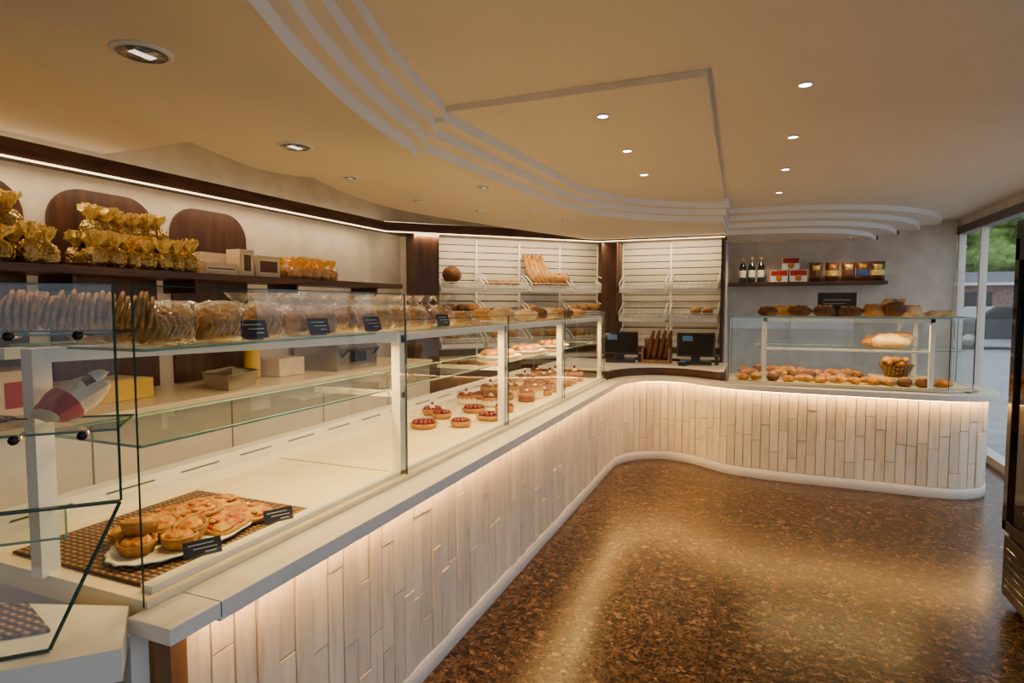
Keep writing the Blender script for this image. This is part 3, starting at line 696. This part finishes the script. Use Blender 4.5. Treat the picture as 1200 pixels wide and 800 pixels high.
b=B('drinks_fridge'); x0,x1,y0,y1=1.08,1.74,2.7,3.4
b.box(x0+.03,x1,y0,y0+.04,.05,1.78,blackg); b.box(x0+.03,x1,y1-.04,y1,.05,1.78,blackg); b.box(x1-.03,x1,y0,y1,.05,1.78,black)
b.box(x0+.03,x1,y0,y1,0.03,.36,black); b.box(x0+.03,x1,y0,y1,1.62,1.78,black)
b.box(x0,x0+.03,y0,y1,.36,.41,blackg); b.box(x0,x0+.03,y0,y1,1.60,1.78,blackg); b.box(x0,x0+.03,y0,y0+.05,.36,1.7,blackg); b.box(x0,x0+.03,y1-.05,y1,.36,1.7,blackg)
b.box(x0+.005,x0+.03,y0+.02,y1-.02,.06,.34,black)
for k in range(6): b.box(x0,x0+.006,y0+.06,y1-.06,.1+.035*k,.115+.035*k,blackg)
b.add([(x0+.015,y0+.05,.41),(x0+.015,y1-.05,.41),(x0+.015,y1-.05,1.6),(x0+.015,y0+.05,1.6)],[(0,1,2,3)],glass)
b.tube([(x0-.03,y0+.09,.8),(x0-.03,y0+.09,1.3)],.01,steel)
for z in(.8,1.3): b.tube([(x0-.03,y0+.09,z),(x0+.01,y0+.09,z)],.008,steel)
for z in(.45,.8,1.15):
    b.box(x0+.06,x1-.05,y0+.05,y1-.05,z,z+.01,steel)
    for yy in(2.8,2.9,3.0,3.1,3.2,3.3):
        for xx in(x0+.12,x0+.24): b.lathe([(.03,0),(.032,.01),(.032,.14),(.014,.2),(.014,.24),(0,.24)],(xx,yy,z+.01),random.choice([redp,blu,crois,mint,bottleg]),10)
for xx in(x0+.08,x1-.05):
    for yy in(y0+.05,y1-.05): b.box(xx-.02,xx+.02,yy-.02,yy+.02,0,.04,black)
b.done(.003)

# ---------------------------------------------------------------- downlights
def down(x,y,z,r,big,power):
    b=B('recessed_downlight')
    b.lathe([(r*1.18,0),(r*1.18,-.004),(r,-.009),(r*.93,-.004)],(x,y,z),whiteM,32)
    if big:
        b.lathe([(r*.95,-.008),(r*.8,-.004),(r*.5,-.002),(0,-.0015)],(x,y,z),chromeD,32)
        b.lathe([(r*.52,-.003),(r*.50,-.007),(r*.45,-.003)],(x,y,z),chrome,28)
        for k in range(3): b.tube([(x-r*.16+r*.16*k,y-r*.5,z-.006),(x-r*.16+r*.16*k,y+r*.5,z-.006)],r*.055,lamps,6)
    else: b.lathe([(r*.9,-.003),(r*.9,-.006),(0,-.007)],(x,y,z),lampm,20)
    b.done()
    light('SPOT','downlight_lamp',(x,y,z-.02),power,(1,.70,.39),spot_size=math.radians(140),spot_blend=.8,shadow_soft_size=.03)
for x,y in((.16,2.76),(.155,3.58),(.15,4.4),(.14,5.28)): down(x,y,2.30,.026,False,5)
for x,y in((-.68,2.76),(-.70,3.42),(-.72,4.08)): down(x,y,2.272,.026,False,5)
for x,y in((-1.56,1.16),(-1.86,2.07)): down(x,y,2.085,.065,True,18)
for x,y in((-1.58,3.39),(-2.17,2.85),(-2.22,3.68),(-2.0,4.22),(-1.61,4.37),(-1.55,5.0)): down(x,y,2.13,.04,True,17)
for x,y in((.0,7.25),(.9,7.3)): down(x,y,2.12,.045,True,13)

light('AREA','case_led',(-1.3,2.95,1.255),50,WARM,shape='RECTANGLE',size=.03*S,size_y=3.8*S)
light('AREA','side_case_led',(.6,5.3,1.255),13,WARM,shape='RECTANGLE',size=1.2*S,size_y=.03*S)
light('AREA','shelving_led',(-2.40,5.82,2.09),18,(1,.74,.42),rot=(math.radians(30),0,math.radians(45)),shape='RECTANGLE',size=2.2*S,size_y=.03*S)
light('AREA','shelving_led',(-.93,6.65,2.09),9,(1,.74,.42),rot=(math.radians(30),0,0),shape='RECTANGLE',size=1.1*S,size_y=.03*S)
light('AREA','cornice_led',(-3.28,2.2,2.09),17,(1,.70,.39),shape='RECTANGLE',size=.03*S,size_y=5*S)

# ---------------------------------------------------------------- outside
asph=M('asphalt',(.40,.40,.41),.8,col2=(.30,.30,.31),nscale=3)
brick=M('brick_building',(.24,.12,.10),.8,col2=(.32,.23,.2),nscale=8)
roofm=M('slate_roof',(.14,.14,.16),.7); leaf=M('tree_leaves',(.14,.27,.05),.7,col2=(.32,.46,.12),nscale=2.5,bump=1,bscale=4)
carp=M('car_paint',(.03,.035,.04),.2,coat=.6); barkm=M('bark',(.08,.05,.03),.9)
b=B('street_ground'); b.box(-20,60,-30,-1.72,-.12,-.07,asph); b.box(2.07,60,-1.72,80,-.12,-.07,asph); b.done()
b=B('street_building'); b.box(5,22,34,42,-.07,2.3,brick); b.prism([(4.5,33.5),(22.5,33.5),(22.5,42.5),(4.5,42.5)],2.3,2.42,white)
b.add([(4.5,33.5,2.42),(22.5,33.5,2.42),(22.5,38,3.1),(4.5,38,3.1),(4.5,42.5,2.42),(22.5,42.5,2.42)],[(0,1,2,3),(3,2,5,4),(0,3,4),(1,5,2)],roofm)
for x in(7,9.5,12,14.5,17): b.box(x-.5,x+.5,33.95,34.0,.9,2.0,blackg); b.box(x-.6,x+.6,33.9,34.0,.8,.9,white)
b.done()
for (x,y,h) in((12,47.5,9),(15,49,9.5),(18,48,9),(9.5,50,8.5)):
    b=B('street_tree'); b.tube([(x,y,-.07),(x,y,h*.6)],[.25,.15],barkm)
    for k in range(38): b.blob((x+R(-2.6,2.6),y+R(-1.5,1.5),h*.62+R(-2.8,2.6)),(R(.6,1.3),R(.6,1.3),R(.5,1.0)),leaf,u=14,v=10,jit=.6)
    b.done()
def car(x,y,rz):
    b=B('parked_car'); b.at(x,y,-.07,rz)
    prof=[(-2.1,.35),(-2.1,.8),(-1.9,.95),(-1.2,1.02),(-.6,1.42),(.9,1.45),(1.5,1.05),(2.0,.95),(2.1,.7),(2.1,.35)]
    n=len(prof); vs=[(p[0],-.85,p[1]) for p in prof]+[(p[0],.85,p[1]) for p in prof]
    b.add(vs,[tuple(range(n)),tuple(range(n,2*n))[::-1]]+[(i,i+n,(i+1)%n+n,(i+1)%n) for i in range(n)],carp)
    for s in(-.86,.86): b.add([(-1.05,s,1.0),(-.55,s,1.36),(.85,s,1.38),(1.3,s,1.03)],[(0,1,2,3)],blackg)
    for xx in(-1.35,1.35):
        for yy in(-.8,.8): b.lathe([(.2,-.1),(.33,-.1),(.33,.1),(.2,.1)],(xx,yy,.33),black,20,rx=math.pi/2); b.lathe([(.2,-.11),(.2,.11)],(xx,yy,.33),steel,14,rx=math.pi/2)
    b.done()
car(7.6,25,.2); car(10.5,30,1.3)

wd=bpy.data.worlds.new('overcast_sky'); bpy.context.scene.world=wd; wd.use_nodes=True
bg=wd.node_tree.nodes['Background']; bg.inputs[0].default_value=(.76,.87,1,1); bg.inputs[1].default_value=1.55

cam=bpy.data.cameras.new('camera'); cam.lens=21; cam.sensor_width=36; cam.clip_start=.02
co=bpy.data.objects.new('camera',cam); co.location=(0,0,1.4*S); co.rotation_euler=(math.radians(90-3.5),0,math.radians(22.3))
bpy.context.collection.objects.link(co); bpy.context.scene.camera=co
